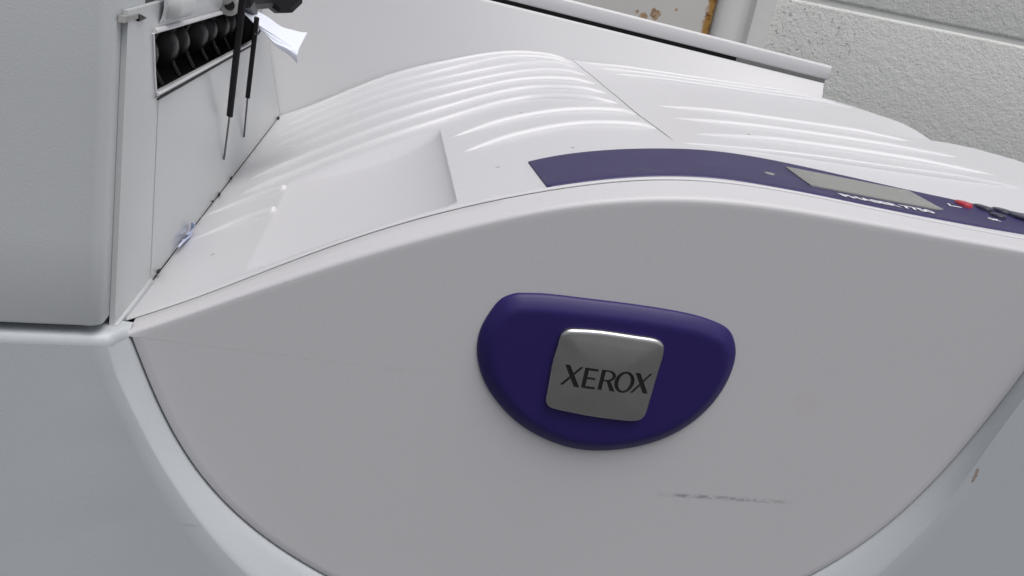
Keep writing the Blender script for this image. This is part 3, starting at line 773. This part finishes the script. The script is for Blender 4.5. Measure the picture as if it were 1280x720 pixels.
for ch, x0 in LX:
    for k in range(len(letter_loops(ch))):
        bmc = bmesh.new(); full_loops = letter_loops(ch)
        ol, il = full_loops[k]
        saved = letter_loops
        letter_loops_k = [(ol, il)]
        globals()['letter_loops'] = lambda c, L=letter_loops_k: L
        letter_solid(bmc, ch, x0, zbase(x0), -.0067, -.0096)
        globals()['letter_loops'] = saved
        bmesh.ops.recalc_face_normals(bmc, faces=bmc.faces)
        mc_ = D.meshes.new('cut'); bmc.to_mesh(mc_); bmc.free(); oc = D.objects.new('cut', mc_); COL.objects.link(oc); cut_objs.append(oc)
        md_ = plate.modifiers.new('b', 'BOOLEAN'); md_.operation = 'DIFFERENCE'; md_.solver = 'EXACT'; md_.object = oc
bpy.context.view_layer.update()
dg = bpy.context.evaluated_depsgraph_get(); me2 = D.meshes.new_from_object(plate.evaluated_get(dg))
D.objects.remove(plate)
for oc in cut_objs: D.objects.remove(oc)
me2.name = 'nameplate'; me2.materials.clear()
bmp = bmesh.new(); bmp.from_mesh(me2)
bmesh.ops.recalc_face_normals(bmp, faces=bmp.faces); bmp.to_mesh(me2); bmp.free()
plate = link('nameplate', me2, M['metal'], badge, sharp=40)
cpx, cpz = c0
def plate_y(x, z): return float(np.interp(min(1, max(abs(x - cpx) / .0195, abs(z - cpz) / .0165)), [.1, .28, .48, .68, .86, 1], [-.0086, -.00855, -.0083, -.0079, -.00745, -.0070]))
for ch, x0 in LX:
    bm = bmesh.new(); letter_solid(bm, ch, x0, zbase(x0), -.0062, -.00690)
    for v_ in bm.verts:
        if v_.co.y < -.0068: v_.co.y = plate_y(v_.co.x, v_.co.z) + .00038 + (v_.co.y + .0069)
    o = from_bm('letter', bm, M['engrave'], None, smooth=False); o.parent = badge

# feet
for x, y in ((-.30, .05), (.30, .05), (-.30, .50), (.30, .50)):
    bm = bmesh.new(); tube(bm, [(x, y, GZ), (x, y, GZ + .004), (x, y, GZ + .03)], [.014, .016, .016], 16); part('foot', bm, M['black'])

# ================================================================== loose things
# white tissue tag
prof = [((305, 7), (303, 14)), ((318, 10), (312, 22)), ((332, 19), (322, 33)), ((345, 28), (333, 45)), ((358, 35), (343, 56)), ((372, 38.5), (356, 66)), ((384, 40), (372, 80))]
rows = []; N = 12
for i, (a, b) in enumerate(prof):
    Ya = .245 + .004 * i; A_, B_ = at(*a, Y=Ya), at(*b, Y=Ya - .045); row = []
    for k in range(N + 1):
        t = k / N; p = A_.lerp(B_, t); p.y -= .011 * math.sin(t * math.pi) * (1 + .2 * i) + .0012 * math.sin(t * 9 + i * .7) * i / 6; row.append(p)
    rows.append(row)
rr = []
for k in range(N + 1):
    rr.append(resample([tuple(r[k]) for r in rows], 26))
bm = bmesh.new(); g1 = loft(bm, rr)
bmesh.ops.recalc_face_normals(bm, faces=bm.faces)
bmesh.ops.solidify(bm, geom=list(bm.faces), thickness=.0006)
for v_ in bm.verts: v_.co.y += .0015 * mnoise.noise(v_.co * 120); v_.co.z += .0008 * mnoise.noise(v_.co * 90 + Vector((5, 1, 2)))
tg = from_bm('tissue', bm, M['tag'], None, sharp=60); tag(tg, 'small white twist of tissue hanging from the black bracket by the paper slot', 'tissue')
# crumpled scrap in the crack
bm = bmesh.new(); random.seed(9)
pm = nmat('blue_white_paper', (.62, .68, .88), .7)
c = at(236, 287, X=XL + .003)
path = [at(u, v, X=XL + .0022) for u, v in ((240, 277), (241.5, 283), (238, 288), (234, 292), (237, 294), (231, 299), (226, 303), (222, 308))]
rows = []
for i, p in enumerate(path):
    w_ = [.0010, .0022, .0026, .0016, .0030, .0022, .0016, .0006][i]
    d = Vector((random.uniform(.2, .6), random.uniform(-.6, .6), random.uniform(.3, 1))).normalized()
    rows.append([p - d * w_, p + Vector((.001, -.001, 0)), p + d * w_])
loft(bm, rows); bmesh.ops.solidify(bm, geom=list(bm.faces), thickness=.0003)
sp_ = from_bm('paper_scrap', bm, pm, None, smooth=False); tag(sp_, 'tiny crumpled blue-white scrap of paper caught in the crack beside the tray', 'paper scrap')
cm = nmat('dark_crumb', (.03, .028, .026), .8)
for (u, v, s, lab) in ((289, 223, .0013, 'tiny dark crumb in the crack, nearest below the tips of the hanging wires'), (274, 243, .0013, 'tiny dark crumb in the crack, middle one of three above the paper scrap'),
                       (266, 252, .0010, 'tiny dark crumb in the crack, closest above the blue-white paper scrap'), (198, 339, .0012, 'tiny dark crumb at the front end of the crack, nearest the front door'),
                       (348, 148, .0018, 'dark crumb at the back corner of the tray where the crack ends'), (227, 303, .0011, 'tiny dark crumb in the crack just below the blue-white paper scrap')):
    p = at(u, v, X=XL + .0012); bm = bmesh.new(); bmesh.ops.create_icosphere(bm, subdivisions=1, radius=s)
    for vv in bm.verts: vv.co = Vector((vv.co.x * .7, vv.co.y * 1.4, vv.co.z)) * random.uniform(.7, 1.25)
    o = from_bm('crumb', bm, cm, None, smooth=False); o.location = p
    tag(o, lab, 'crumb', 'dark crumbs in the crack beside the tray')
